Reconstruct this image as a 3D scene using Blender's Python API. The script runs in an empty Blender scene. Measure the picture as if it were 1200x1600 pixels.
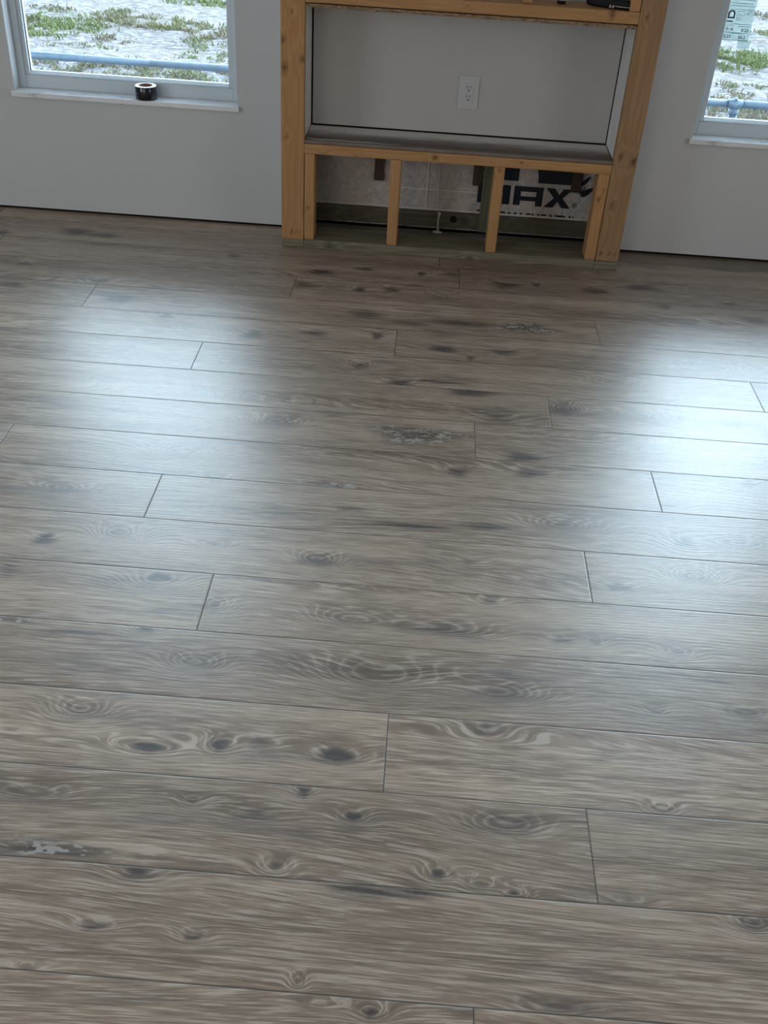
import bpy, bmesh, math, random
import numpy as np
from mathutils import Matrix, Vector, noise as mnoise

SC = bpy.context.scene
COL = SC.collection
random.seed(7)
R = math.radians

# ------------------------------------------------------------------ camera
cd = bpy.data.cameras.new('camera')
cam = bpy.data.objects.new('camera', cd)
COL.objects.link(cam)
cd.sensor_fit = 'VERTICAL'
cd.sensor_height = 36.0
cd.lens = 1574.76 / 1600 * 36.0
cd.clip_start = 0.05
cam.matrix_world = Matrix((
    (0.99698604, -0.076031, 0.01543133, 0.69717732),
    (0.05682842, 0.58029492, -0.81242128, -4.03667898),
    (0.05281448, 0.81084961, 0.58286666, 1.53593381),
    (0, 0, 0, 1)))
SC.camera = cam

# ------------------------------------------------------------------ world, daylight
SC.view_settings.view_transform = 'Standard'
SC.view_settings.look = 'None'
SC.view_settings.gamma = 1.0
SC.view_settings.use_curve_mapping = False
SC.view_settings.exposure = 0.0
SKY_STRENGTH = 23.0
REAR_LIGHT = 29.0
SIDE_LIGHT = 22.0
LEFT_LIGHT = 34.0

world = bpy.data.worlds.new('overcast_sky')
SC.world = world
world.use_nodes = True
wn = world.node_tree
wn.nodes.clear()
wo = wn.nodes.new('ShaderNodeOutputWorld')
wb = wn.nodes.new('ShaderNodeBackground')
wt = wn.nodes.new('ShaderNodeTexCoord')
ws = wn.nodes.new('ShaderNodeSeparateXYZ')
wr = wn.nodes.new('ShaderNodeValToRGB')
wr.color_ramp.elements[0].position = 0.0
wr.color_ramp.elements[0].color = (0.62, 0.78, 0.95, 1)
wr.color_ramp.elements[1].position = 0.80
wr.color_ramp.elements[1].color = (0.10, 0.14, 0.20, 1)
for pos, colr in ((0.42, (0.78, 0.91, 1.05, 1)), (0.52, (0.67, 0.81, 0.96, 1)), (0.64, (0.30, 0.37, 0.44, 1))):
    e = wr.color_ramp.elements.new(pos)
    e.color = colr
wn.links.new(wt.outputs['Generated'], ws.inputs[0])
wn.links.new(ws.outputs['Z'], wr.inputs[0])
# thin bright cloud lies on the far side of the house; the rest of the sky is duller
az = wn.nodes.new('ShaderNodeMapRange')
az.interpolation_type = 'SMOOTHSTEP'
az.inputs['From Min'].default_value = -0.35
az.inputs['From Max'].default_value = 0.55
az.inputs['To Min'].default_value = 0.12
az.inputs['To Max'].default_value = 1.0
wn.links.new(ws.outputs['Y'], az.inputs['Value'])
wm = wn.nodes.new('ShaderNodeMath')
wm.operation = 'MULTIPLY'
wm.inputs[1].default_value = SKY_STRENGTH
ax = wn.nodes.new('ShaderNodeMapRange')
ax.interpolation_type = 'SMOOTHSTEP'
ax.inputs['From Min'].default_value = -0.42
ax.inputs['From Max'].default_value = 0.35
ax.inputs['To Min'].default_value = 0.62
ax.inputs['To Max'].default_value = 1.0
wn.links.new(ws.outputs['X'], ax.inputs['Value'])
wx = wn.nodes.new('ShaderNodeMath')
wx.operation = 'MULTIPLY'
wn.links.new(az.outputs[0], wx.inputs[0])
wn.links.new(ax.outputs[0], wx.inputs[1])
wn.links.new(wx.outputs[0], wm.inputs[0])
wn.links.new(wr.outputs[0], wb.inputs['Color'])
wn.links.new(wm.outputs[0], wb.inputs['Strength'])
wn.links.new(wb.outputs[0], wo.inputs['Surface'])


def area_light(name, loc, rot, sx, sy, power, color, portal=False):
    l = bpy.data.lights.new(name, 'AREA')
    l.shape = 'RECTANGLE'
    l.size, l.size_y = sx, sy
    l.energy = power
    l.color = color
    if portal:
        l.cycles.is_portal = True
    o = bpy.data.objects.new(name, l)
    o.location = loc
    o.rotation_euler = rot
    COL.objects.link(o)
    return o


# area lights for unseen openings behind and left; the right one is added fill
area_light('daylight_rear_opening', (-1.5, -6.93, 1.25), (R(90), 0, 0), 2.0, 2.1, REAR_LIGHT, (1.0, 0.92, 0.85))
area_light('side_fill', (4.43, -3.0, 1.35), (R(90), 0, R(90)), 1.6, 1.5, SIDE_LIGHT, (1.0, 0.95, 0.9))
area_light('daylight_left_opening', (-2.97, -3.2, 1.35), (R(90), 0, R(-90)), 1.6, 1.5, LEFT_LIGHT, (0.80, 0.90, 1.0))
# portals guide the sky light through the two windows of the far wall
area_light('window_portal', (-0.51, 0.30, 1.24), (R(-90), 0, 0), 0.89, 1.52, 1, (1, 1, 1), True)
area_light('window_portal', (2.178, 0.30, 1.24), (R(-90), 0, 0), 0.89, 1.52, 1, (1, 1, 1), True)


# ------------------------------------------------------------------ node helpers
class NT:
    def __init__(self, name):
        self.m = bpy.data.materials.new(name)
        self.m.use_nodes = True
        self.t = self.m.node_tree
        self.t.nodes.clear()
        self.out = self.t.nodes.new('ShaderNodeOutputMaterial')

    def n(self, typ, **kw):
        nd = self.t.nodes.new(typ)
        for k, v in kw.items():
            setattr(nd, k, v)
        return nd

    def l(self, a, b):
        self.t.links.new(a, b)

    def val(self, sock, v):
        if isinstance(v, bpy.types.NodeSocket):
            self.l(v, sock)
        else:
            sock.default_value = v

    def math(self, op, a, b=None, c=None, clamp=False):
        nd = self.n('ShaderNodeMath', operation=op, use_clamp=clamp)
        self.val(nd.inputs[0], a)
        if b is not None:
            self.val(nd.inputs[1], b)
        if c is not None:
            self.val(nd.inputs[2], c)
        return nd.outputs[0]

    def attr(self, name, out='Fac'):
        nd = self.n('ShaderNodeAttribute', attribute_name=name)
        return nd.outputs[out]

    def coords(self, kind='Object'):
        return self.n('ShaderNodeTexCoord').outputs[kind]

    def mapping(self, vec, scale=(1, 1, 1), loc=(0, 0, 0)):
        nd = self.n('ShaderNodeMapping')
        self.l(vec, nd.inputs['Vector'])
        nd.inputs['Scale'].default_value = scale
        self.val(nd.inputs['Location'], loc)
        return nd.outputs[0]

    def noise(self, vec, scale=1.0, detail=2.0, rough=0.5, dist=0.0):
        nd = self.n('ShaderNodeTexNoise')
        self.l(vec, nd.inputs['Vector'])
        nd.inputs['Scale'].default_value = scale
        nd.inputs['Detail'].default_value = detail
        nd.inputs['Roughness'].default_value = rough
        nd.inputs['Distortion'].default_value = dist
        return nd.outputs['Fac']

    def ramp(self, fac, stops, interp='LINEAR'):
        nd = self.n('ShaderNodeValToRGB')
        cr = nd.color_ramp
        cr.interpolation = interp
        while len(cr.elements) < len(stops):
            cr.elements.new(0.5)
        for el, (p, c) in zip(cr.elements, stops):
            el.position = p
            el.color = (c[0], c[1], c[2], 1) if not isinstance(c, (int, float)) else (c, c, c, 1)
        self.l(fac, nd.inputs[0])
        return nd.outputs[0]

    def mix(self, fac, a, b, mode='MIX'):
        nd = self.n('ShaderNodeMix', data_type='RGBA', blend_type=mode)
        self.val(nd.inputs[0], fac)
        for s, v in ((nd.inputs[6], a), (nd.inputs[7], b)):
            if isinstance(v, tuple):
                v = (v[0], v[1], v[2], 1)
            self.val(s, v)
        return nd.outputs[2]

    def bump(self, h, strength=0.3, dist=0.001, normal=None):
        nd = self.n('ShaderNodeBump')
        self.l(h, nd.inputs['Height'])
        nd.inputs['Strength'].default_value = strength
        nd.inputs['Distance'].default_value = dist
        if normal is not None:
            self.l(normal, nd.inputs['Normal'])
        return nd.outputs[0]

    def principled(self, color, rough=0.5, spec=0.5, normal=None, **kw):
        p = self.n('ShaderNodeBsdfPrincipled')
        if isinstance(color, tuple):
            color = (color[0], color[1], color[2], 1)
        self.val(p.inputs['Base Color'], color)
        self.val(p.inputs['Roughness'], rough)
        self.val(p.inputs['Specular IOR Level'], spec)
        for k, v in kw.items():
            self.val(p.inputs[k.replace('_', ' ')], v)
        if normal is not None:
            self.l(normal, p.inputs['Normal'])
        self.l(p.outputs[0], self.out.inputs['Surface'])
        return self.m


def plain(name, color, rough=0.5, spec=0.5, var=0.06, scale=8, bump=0.0, bscale=60, **kw):
    t = NT(name)
    v = t.coords()
    n = t.noise(v, scale, 4, 0.6)
    lo = tuple(max(0, c * (1 - var)) for c in color)
    hi = tuple(min(1, c * (1 + var)) for c in color)
    col = t.ramp(n, [(0.3, lo), (0.7, hi)])
    nrm = None
    if bump:
        nrm = t.bump(t.noise(v, bscale, 3), bump, 0.002)
    return t.principled(col, rough, spec, nrm, **kw)


# ------------------------------------------------------------------ materials
def lumber(name, axis, light, dark, knotc, rings=34, grainmix=0.6, spec=0.3):
    t = NT(name)
    v = t.coords()
    fs = [rings] * 3
    fs[axis] = 1.1
    stretched = t.mapping(v, tuple(fs))
    wob = t.noise(stretched, 1.0, 2, 0.5)
    fine = [420] * 3
    fine[axis] = 9
    fib = t.noise(t.mapping(v, tuple(fine)), 1.0, 2, 0.6)
    kd = t.attr('kd')
    kh = t.attr('kh')
    ring = t.math('SINE', t.math('ADD', t.math('MULTIPLY', wob, 36.0), t.math('MULTIPLY', kh, 4.0)))
    ring = t.math('MULTIPLY_ADD', ring, 0.5, 0.5)
    mixv = t.math('ADD', t.math('MULTIPLY', ring, 0.28), t.math('MULTIPLY', fib, 0.6))
    c = t.ramp(mixv, [(0.15, dark), (0.75, light)])
    broad = t.noise(t.mapping(v, tuple(s * 0.12 if i != axis else 1.5 for i, s in enumerate(fs))), 1.0, 2)
    c = t.mix(t.math('MULTIPLY', broad, 0.5), c, tuple(x * 0.78 for x in light))
    c = t.mix(t.math('MULTIPLY', kd, 1.0, clamp=True), c, knotc)
    nrm = t.bump(fib, 0.25, 0.0006)
    return t.principled(c, 0.62, spec, nrm)


M = {}
PINE_L, PINE_D, PINE_K = (0.53, 0.305, 0.135), (0.36, 0.175, 0.065), (0.075, 0.03, 0.014)
M['pine_v'] = lumber('pine_upright', 2, PINE_L, PINE_D, PINE_K)
M['pine_h'] = lumber('pine_level', 0, PINE_L, PINE_D, PINE_K)
M['pine_old'] = lumber('pine_upright_brown', 2, (0.42, 0.265, 0.14), (0.25, 0.135, 0.065), PINE_K)
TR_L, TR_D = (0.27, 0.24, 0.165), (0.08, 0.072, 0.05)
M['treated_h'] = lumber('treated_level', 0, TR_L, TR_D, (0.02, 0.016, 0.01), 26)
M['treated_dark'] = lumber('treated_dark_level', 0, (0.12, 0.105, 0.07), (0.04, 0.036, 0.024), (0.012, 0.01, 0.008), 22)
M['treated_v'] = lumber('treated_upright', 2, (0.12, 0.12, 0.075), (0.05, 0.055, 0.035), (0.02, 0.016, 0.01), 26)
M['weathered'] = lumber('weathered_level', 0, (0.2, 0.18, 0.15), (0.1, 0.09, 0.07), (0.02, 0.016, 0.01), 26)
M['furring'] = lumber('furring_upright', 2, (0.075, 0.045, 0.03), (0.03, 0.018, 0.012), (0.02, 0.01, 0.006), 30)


def mat_floor():
    t = NT('oak_laminate')
    uv = t.n('ShaderNodeUVMap', uv_map='plank').outputs[0]
    pid = t.attr('pid', 'Vector')
    sep = t.n('ShaderNodeSeparateXYZ')
    t.l(pid, sep.inputs[0])
    tone = sep.outputs[2]
    off = t.n('ShaderNodeVectorMath', operation='ADD')
    t.l(uv, off.inputs[0])
    sc = t.n('ShaderNodeVectorMath', operation='SCALE')
    t.l(pid, sc.inputs[0])
    sc.inputs['Scale'].default_value = 37.0
    t.l(sc.outputs[0], off.inputs[1])
    q = off.outputs[0]
    kd, kh, kb = t.attr('kd'), t.attr('kh'), t.attr('kb')
    suv = t.n('ShaderNodeSeparateXYZ')
    t.l(uv, suv.inputs[0])
    u, v = suv.outputs[0], suv.outputs[1]
    # growth rings as contour lines of a slowly varying field, pushed round the knots
    f1 = t.noise(t.mapping(q, (0.55, 5.0, 1)), 1.0, 1, 0.4)
    f2 = t.noise(t.mapping(q, (6, 30, 1)), 1.0, 2, 0.5)
    field = t.math('ADD', t.math('MULTIPLY', f1, 15.0), t.math('MULTIPLY', f2, 0.45))
    field = t.math('ADD', field, t.math('MULTIPLY', v, 62.0))
    field = t.math('ADD', field, kh)
    ring = t.math('MULTIPLY_ADD', t.math('SINE', t.math('MULTIPLY', field, 6.2832)), 0.5, 0.5)
    f3 = t.noise(t.mapping(q, (0.7, 5.0, 1), (3.1, 8.2, 0)), 1.0, 1, 0.5)
    ringmask = t.math('ADD', t.ramp(f3, [(0.40, 0.10), (0.66, 0.8)]), t.math('MULTIPLY', kh, 0.25), clamp=True)
    # fine cerused pores
    warp = t.n('ShaderNodeVectorMath', operation='MULTIPLY_ADD')
    t.l(t.n('ShaderNodeCombineXYZ').outputs[0], warp.inputs[0])
    cx = warp.inputs[0].links[0].from_node
    t.l(t.math('SUBTRACT', t.math('MULTIPLY', f1, 0.22), t.math('MULTIPLY', kh, -0.006)), cx.inputs[1])
    warp.inputs[1].default_value = (0, 1, 0)
    t.l(q, warp.inputs[2])
    fib = t.noise(t.mapping(warp.outputs[0], (13, 400, 1)), 1.0, 2, 0.55)
    fib2 = t.noise(t.mapping(q, (5, 120, 1)), 1.0, 2, 0.6)
    # broad colour streaks along the board
    st = t.noise(t.mapping(q, (0.9, 13, 1)), 1.0, 3, 0.55)
    st2 = t.noise(t.mapping(q, (2.2, 48, 1), (9.3, 1.7, 0)), 1.0, 3, 0.6)
    s = t.math('ADD', t.math('MULTIPLY', st, 0.7), t.math('MULTIPLY', st2, 0.3))
    base = t.ramp(s, [(0.30, (0.185, 0.128, 0.088)), (0.45, (0.31, 0.228, 0.164)), (0.58, (0.44, 0.336, 0.248)), (0.72, (0.58, 0.457, 0.348))])
    base = t.mix(t.math('MULTIPLY', t.math('MULTIPLY', ring, ringmask), 0.30), base, (0.17, 0.13, 0.10))
    lines = t.ramp(ring, [(0.0, 1.0), (0.25, 0.0)])
    lines = t.math('MULTIPLY', t.math('MULTIPLY', lines, ringmask), t.ramp(fib2, [(0.38, 0.15), (0.56, 1.0)]))
    base = t.mix(t.math('MULTIPLY', lines, 0.30), base, (0.74, 0.68, 0.61))
    base = t.mix(t.math('MULTIPLY', t.ramp(fib, [(0.54, 0.0), (0.60, 1.0)]), 0.42), base, (0.73, 0.64, 0.55))
    base = t.mix(t.math('MULTIPLY', t.ramp(fib, [(0.38, 1.0), (0.455, 0.0)]), 0.5), base, (0.13, 0.10, 0.08))
    # grey-blue smudges and knots
    sm = t.noise(t.mapping(q, (3.2, 17, 1), (2.3, 5.7, 0)), 1.0, 3, 0.6)
    base = t.mix(t.math('MULTIPLY', t.ramp(sm, [(0.57, 0.0), (0.72, 1.0)]), 0.5), base, (0.105, 0.098, 0.105))
    rag = t.noise(t.mapping(q, (34, 130, 1)), 1.0, 4, 0.75)
    rag = t.math('ADD', t.math('MULTIPLY', rag, 0.75), t.math('MULTIPLY', ring, 0.25))
    kk = t.math('MULTIPLY', kd, t.math('MULTIPLY_ADD', rag, 2.6, -0.35), clamp=True)
    kk = t.ramp(kk, [(0.04, 0.0), (0.30, 0.55), (0.75, 1.0)])
    base = t.mix(t.math('MULTIPLY', kk, 0.9), base, (0.05, 0.045, 0.048))
    chip = t.ramp(t.noise(t.mapping(q, (30, 60, 1), (5.5, 1.2, 0)), 1.0, 2, 0.6, 1.0), [(0.50, 0.0), (0.60, 1.0)])
    chip = t.math('MULTIPLY', chip, t.math('MULTIPLY', kb, rag), clamp=True)
    base = t.mix(t.ramp(chip, [(0.15, 0.0), (0.4, 0.85)]), base, (0.47, 0.45, 0.41))
    # board to board tone
    hsv = t.n('ShaderNodeHueSaturation')
    t.l(base, hsv.inputs['Color'])
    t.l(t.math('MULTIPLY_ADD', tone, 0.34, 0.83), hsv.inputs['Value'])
    hsv.inputs['Saturation'].default_value = 1.0
    base = hsv.outputs[0]
    # seams
    ve = t.math('MINIMUM', t.math('SUBTRACT', v, 0.0), t.math('SUBTRACT', 0.2, v))
    ln = t.attr('plen')
    ue = t.math('MINIMUM', u, t.math('SUBTRACT', ln, u))
    ed = t.math('MINIMUM', ve, ue)
    seam = t.ramp(t.math('MULTIPLY', ed, 100.0), [(0.08, 1.0), (0.17, 0.0)])
    base = t.mix(t.math('MULTIPLY', seam, 0.86), base, (0.035, 0.029, 0.026))
    bev = t.ramp(t.math('MULTIPLY', ed, 100.0), [(0.0, 0.0), (0.32, 1.0)])
    h = t.math('ADD', t.math('MULTIPLY', fib, 0.55), t.math('MULTIPLY', ring, 0.22))
    h = t.math('ADD', h, t.math('MULTIPLY', bev, 1.2))
    nrm = t.bump(h, 0.5, 0.0007)
    rough = t.math('ADD', t.math('MULTIPLY_ADD', fib, 0.14, 0.315), t.math('MULTIPLY', seam, 0.3))
    return t.principled(base, rough, 0.9, nrm)


M['floor'] = mat_floor()
M['wall'] = plain('wall_paint', (0.59, 0.60, 0.605), 0.6, 0.3, 0.02, 2.0, 0.12, 160)
M['panel'] = plain('panel_paint', (0.49, 0.48, 0.465), 0.55, 0.3, 0.03, 2.5, 0.1, 120)
M['return'] = plain('drywall_return', (0.72, 0.71, 0.70), 0.7, 0.2, 0.08, 14)
M['ceiling'] = plain('ceiling_paint', (0.7, 0.7, 0.68), 0.8, 0.2, 0.02)
M['vinyl'] = plain('white_vinyl', (0.60, 0.67, 0.71), 0.35, 0.5, 0.02)
M['gasket'] = plain('black_gasket', (0.02, 0.02, 0.022), 0.6, 0.3)
M['concrete'] = plain('concrete_slab', (0.13, 0.12, 0.105), 0.9, 0.1, 0.3, 25, 0.4)
M['dark'] = plain('recess_black', (0.015, 0.014, 0.013), 0.95, 0.05)  # near-black colour that stands for shade in gaps and holes
M['ink'] = plain('navy_ink', (0.008, 0.011, 0.02), 0.5, 0.3)
M['foam_drip'] = plain('expanding_foam', (0.46, 0.42, 0.34), 0.8, 0.2, 0.1, 60)
M['plastic'] = plain('white_plastic', (0.53, 0.53, 0.54), 0.35, 0.5, 0.01)
M['slot'] = plain('socket_slot', (0.03, 0.03, 0.03), 0.5, 0.3)
M['black_tape'] = plain('black_tape_film', (0.008, 0.01, 0.016), 0.12, 0.6, 0.1, 40, 0.6, 30)
M['tape_side'] = plain('pale_tape_edge', (0.62, 0.68, 0.72), 0.5, 0.4, 0.04, 60)
M['cardboard'] = plain('brown_card_core', (0.30, 0.13, 0.09), 0.8, 0.2, 0.1)
M['metal'] = plain('galvanised_steel', (0.13, 0.17, 0.215), 0.5, 0.5, 0.12, 30, Metallic=0.5)
M['case'] = plain('black_case', (0.005, 0.005, 0.006), 0.5, 0.2)
M['piping'] = plain('pale_piping', (0.5, 0.47, 0.48), 0.4, 0.5)
M['clear_grey'] = plain('frosted_plastic', (0.55, 0.55, 0.56), 0.3, 0.5)
M['label_ink'] = plain('label_ink', (0.03, 0.045, 0.05), 0.6, 0.2)


def mat_marble():
    t = NT('white_marble')
    v = t.coords()
    n = t.noise(t.mapping(v, (7, 26, 26)), 1.0, 4, 0.6, 1.2)
    c = t.ramp(n, [(0.30, (0.30, 0.33, 0.36)), (0.42, (0.76, 0.78, 0.80)), (0.7, (0.86, 0.88, 0.90))])
    return t.principled(c, 0.22, 0.5)


M['marble'] = mat_marble()


def mat_osb():
    t = NT('osb_strands')
    v = t.coords()
    n = t.noise(t.mapping(v, (45, 90, 160)), 1.0, 3, 0.7, 1.0)
    c = t.ramp(n, [(0.34, (0.10, 0.065, 0.04)), (0.5, (0.27, 0.185, 0.11)), (0.66, (0.40, 0.29, 0.18))])
    return t.principled(c, 0.75, 0.2, t.bump(n, 0.5, 0.002))


M['osb'] = mat_osb()


def mat_dirty_shelf():
    t = NT('dusty_shelf_board')
    v = t.coords()
    sp = t.n('ShaderNodeSeparateXYZ')
    t.l(v, sp.inputs[0])
    y = sp.outputs[1]
    n = t.noise(t.mapping(v, (5, 22, 22)), 1.0, 5, 0.65, 0.6)
    n2 = t.noise(t.mapping(v, (60, 120, 60)), 1.0, 4, 0.7)
    # a worn dark band of grime runs along the board nearer its front edge
    yy = t.math('ADD', y, t.math('MULTIPLY', t.math('SUBTRACT', n, 0.5), 0.11))
    band = t.ramp(t.math('MULTIPLY_ADD', yy, 5.0, 0.6), [(0.02, 0.9), (0.25, 1.0), (0.55, 0.8), (0.85, 0.0)])
    g = t.mix(band, (0.78, 0.76, 0.75), (0.11, 0.078, 0.06))
    g = t.mix(t.math('MULTIPLY', n2, 0.3), g, (0.40, 0.36, 0.33))
    # smear of dried joint compound on the front left and a few drops further right
    x = sp.outputs[0]
    sm = t.math('SUBTRACT', 1.0, t.math('ABSOLUTE', t.math('MULTIPLY', t.math('SUBTRACT', t.math('ADD', y, t.math('MULTIPLY', t.noise(t.mapping(v, (9, 1, 1)), 1.0, 3), 0.035)), -0.068), 75.0)), clamp=True)
    xm = t.ramp(t.math('ADD', x, 0.6), [(0.01, 0.3), (0.05, 1.0), (0.26, 1.0), (0.40, 0.0)])
    sm = t.math('MULTIPLY', t.math('MULTIPLY', sm, xm), t.math('MULTIPLY_ADD', n2, 1.6, 0.1), clamp=True)
    vor = t.n('ShaderNodeTexVoronoi')
    t.l(t.mapping(v, (15, 22, 1)), vor.inputs['Vector'])
    sp2 = t.ramp(vor.outputs['Distance'], [(0.09, 0.7), (0.15, 0.0)])
    sm = t.math('MAXIMUM', sm, t.math('MULTIPLY', sp2, t.ramp(t.noise(v, 9, 1), [(0.5, 0.0), (0.55, 1.0)])))
    g = t.mix(sm, g, (0.62, 0.60, 0.58))
    return t.principled(g, 0.75, 0.2, t.bump(n2, 0.3, 0.001))


M['shelf'] = mat_dirty_shelf()


def mat_sheathing():
    t = NT('foil_faced_sheathing')
    v = t.coords()
    n = t.noise(v, 34, 4, 0.6, 1.4)
    c = t.ramp(n, [(0.3, (0.44, 0.39, 0.36)), (0.7, (0.60, 0.54, 0.50))])
    sp = t.n('ShaderNodeSeparateXYZ')
    t.l(v, sp.inputs[0])
    wr_ = t.ramp(sp.outputs[0], [(0.90, 0.9), (0.93, 0.12)])
    b = t.n('ShaderNodeBump')
    t.l(n, b.inputs['Height'])
    t.l(wr_, b.inputs['Strength'])
    b.inputs['Distance'].default_value = 0.014
    return t.principled(c, 0.5, 0.35, b.outputs[0])


M['sheathing'] = mat_sheathing()
M['seam_tape'] = plain('seam_tape_white', (0.62, 0.57, 0.53), 0.5, 0.3, 0.06, 40, 0.3, 50)


def mat_glass(name='window_glass', tint=(0.9, 0.96, 0.97)):
    t = NT(name)
    tr = t.n('ShaderNodeBsdfTransparent')
    tr.inputs[0].default_value = (*tint, 1)
    gl = t.n('ShaderNodeBsdfGlossy')
    gl.inputs['Roughness'].default_value = 0.0
    fr = t.n('ShaderNodeFresnel')
    fr.inputs[0].default_value = 1.45
    mx = t.n('ShaderNodeMixShader')
    t.l(t.math('MULTIPLY', fr.outputs[0], 0.8), mx.inputs[0])
    t.l(tr.outputs[0], mx.inputs[1])
    t.l(gl.outputs[0], mx.inputs[2])
    t.l(mx.outputs[0], t.out.inputs['Surface'])
    return t.m


M['glass'] = mat_glass()


def mat_label():
    t = NT('translucent_label')
    tr = t.n('ShaderNodeBsdfTransparent')
    tr.inputs[0].default_value = (0.89, 0.93, 0.90, 1)
    df = t.n('ShaderNodeBsdfTranslucent')
    df.inputs[0].default_value = (0.13, 0.155, 0.15, 1)
    mx = t.n('ShaderNodeMixShader')
    mx.inputs[0].default_value = 0.4
    t.l(tr.outputs[0], mx.inputs[1])
    t.l(df.outputs[0], mx.inputs[2])
    t.l(mx.outputs[0], t.out.inputs['Surface'])
    return t.m


M['label'] = mat_label()


def mat_ground():
    t = NT('sandy_ground')
    v = t.coords()
    n = t.noise(v, 2.2, 6, 0.7)
    n2 = t.noise(t.mapping(v, (7, 14, 7)), 1.0, 6, 0.8)
    c = t.ramp(n2, [(0.34, (0.09, 0.080, 0.082)), (0.48, (0.26, 0.232, 0.228)), (0.60, (0.50, 0.455, 0.44))])
    c = t.mix(t.ramp(n, [(0.52, 0.0), (0.64, 0.5)]), c, (0.20, 0.16, 0.11))
    return t.principled(c, 0.95, 0.1, t.bump(n2, 0.9, 0.05))


M['ground'] = mat_ground()


def mat_grass():
    t = NT('sparse_grass')
    g = t.attr('gc')
    c = t.ramp(g, [(0.0, (0.25, 0.19, 0.15)), (0.35, (0.30, 0.26, 0.17)), (0.7, (0.25, 0.27, 0.115)), (1.0, (0.21, 0.26, 0.10))])
    return t.principled(c, 0.8, 0.2)


M['grass'] = mat_grass()
M['ext'] = plain('exterior_stucco', (0.4, 0.39, 0.36), 0.9, 0.1)


# ------------------------------------------------------------------ object helpers
def mesh_obj(name, bm, mat, parent=None, smooth=False):
    me = bpy.data.meshes.new(name)
    bm.normal_update()
    bm.to_mesh(me)
    bm.free()
    me.materials.append(mat)
    if smooth:
        for p in me.polygons:
            p.use_smooth = True
    o = bpy.data.objects.new(name, me)
    COL.objects.link(o)
    if parent is not None:
        o.parent = parent
    return o


def tag(o, label, cat, group=None, kind=None):
    o['label'] = label
    o['category'] = cat
    if group:
        o['group'] = group
    if kind:
        o['kind'] = kind
    return o


def structure(o, label=None):
    o['kind'] = 'structure'
    if label:
        o['label'] = label
    return o


def thing(name, label, cat, loc=(0, 0, 0), group=None):
    o = bpy.data.objects.new(name, None)
    o.empty_display_size = 0.05
    o.location = loc
    COL.objects.link(o)
    return tag(o, label, cat, group)


def box(bm, x0, x1, y0, y1, z0, z1, off=(0, 0, 0)):
    x0, x1, y0, y1, z0, z1 = x0 - off[0], x1 - off[0], y0 - off[1], y1 - off[1], z0 - off[2], z1 - off[2]
    vs = [bm.verts.new(p) for p in ((x0, y0, z0), (x1, y0, z0), (x1, y1, z0), (x0, y1, z0),
                                    (x0, y0, z1), (x1, y0, z1), (x1, y1, z1), (x0, y1, z1))]
    for f in ((0, 3, 2, 1), (4, 5, 6, 7), (0, 1, 5, 4), (1, 2, 6, 5), (2, 3, 7, 6), (3, 0, 4, 7)):
        bm.faces.new([vs[i] for i in f])
    return vs


def box_obj(name, dims, mat, parent=None, bevel=0.0, seg=2):
    x0, x1, y0, y1, z0, z1 = dims
    c = ((x0 + x1) / 2, (y0 + y1) / 2, z0)
    if parent is not None:
        c = tuple(a - b for a, b in zip(c, parent.location))
        base = parent.location
    else:
        base = (0, 0, 0)
    bm = bmesh.new()
    w = tuple(a + b for a, b in zip(c, base))
    box(bm, x0, x1, y0, y1, z0, z1, w)
    if bevel:
        bmesh.ops.bevel(bm, geom=list(bm.edges), offset=bevel, segments=seg, profile=0.5, affect='EDGES')
    o = mesh_obj(name, bm, mat, parent)
    o.location = c
    return o


def cyl(bm, p0, p1, r, n=16, r1=None, caps=True):
    p0, p1 = Vector(p0), Vector(p1)
    d = (p1 - p0).normalized()
    a = d.orthogonal().normalized()
    b = d.cross(a)
    r1 = r if r1 is None else r1
    A = [bm.verts.new(p0 + (a * math.cos(t) + b * math.sin(t)) * r) for t in [2 * math.pi * i / n for i in range(n)]]
    B = [bm.verts.new(p1 + (a * math.cos(t) + b * math.sin(t)) * r1) for t in [2 * math.pi * i / n for i in range(n)]]
    for i in range(n):
        bm.faces.new((A[i], A[(i + 1) % n], B[(i + 1) % n], B[i]))
    if caps:
        bm.faces.new(A[::-1])
        bm.faces.new(B)


def lathe(bm, prof, n=48, close=False):
    rings = [[bm.verts.new((r * math.cos(2 * math.pi * i / n), r * math.sin(2 * math.pi * i / n), z)) for i in range(n)] for r, z in prof]
    pairs = list(zip(rings, rings[1:] + ([rings[0]] if close else [])))[:len(rings) - (0 if close else 1)]
    for A, B in pairs:
        for i in range(n):
            bm.faces.new((A[i], A[(i + 1) % n], B[(i + 1) % n], B[i]))


def poly_prism(bm, pts, y0, y1):
    """pts (x, z) outline extruded between two y planes."""
    A = [bm.verts.new((x, y0, z)) for x, z in pts]
    B = [bm.verts.new((x, y1, z)) for x, z in pts]
    n = len(pts)
    bm.faces.new(A)
    bm.faces.new(B[::-1])
    for i in range(n):
        bm.faces.new((A[i], B[i], B[(i + 1) % n], A[(i + 1) % n]))


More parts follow.
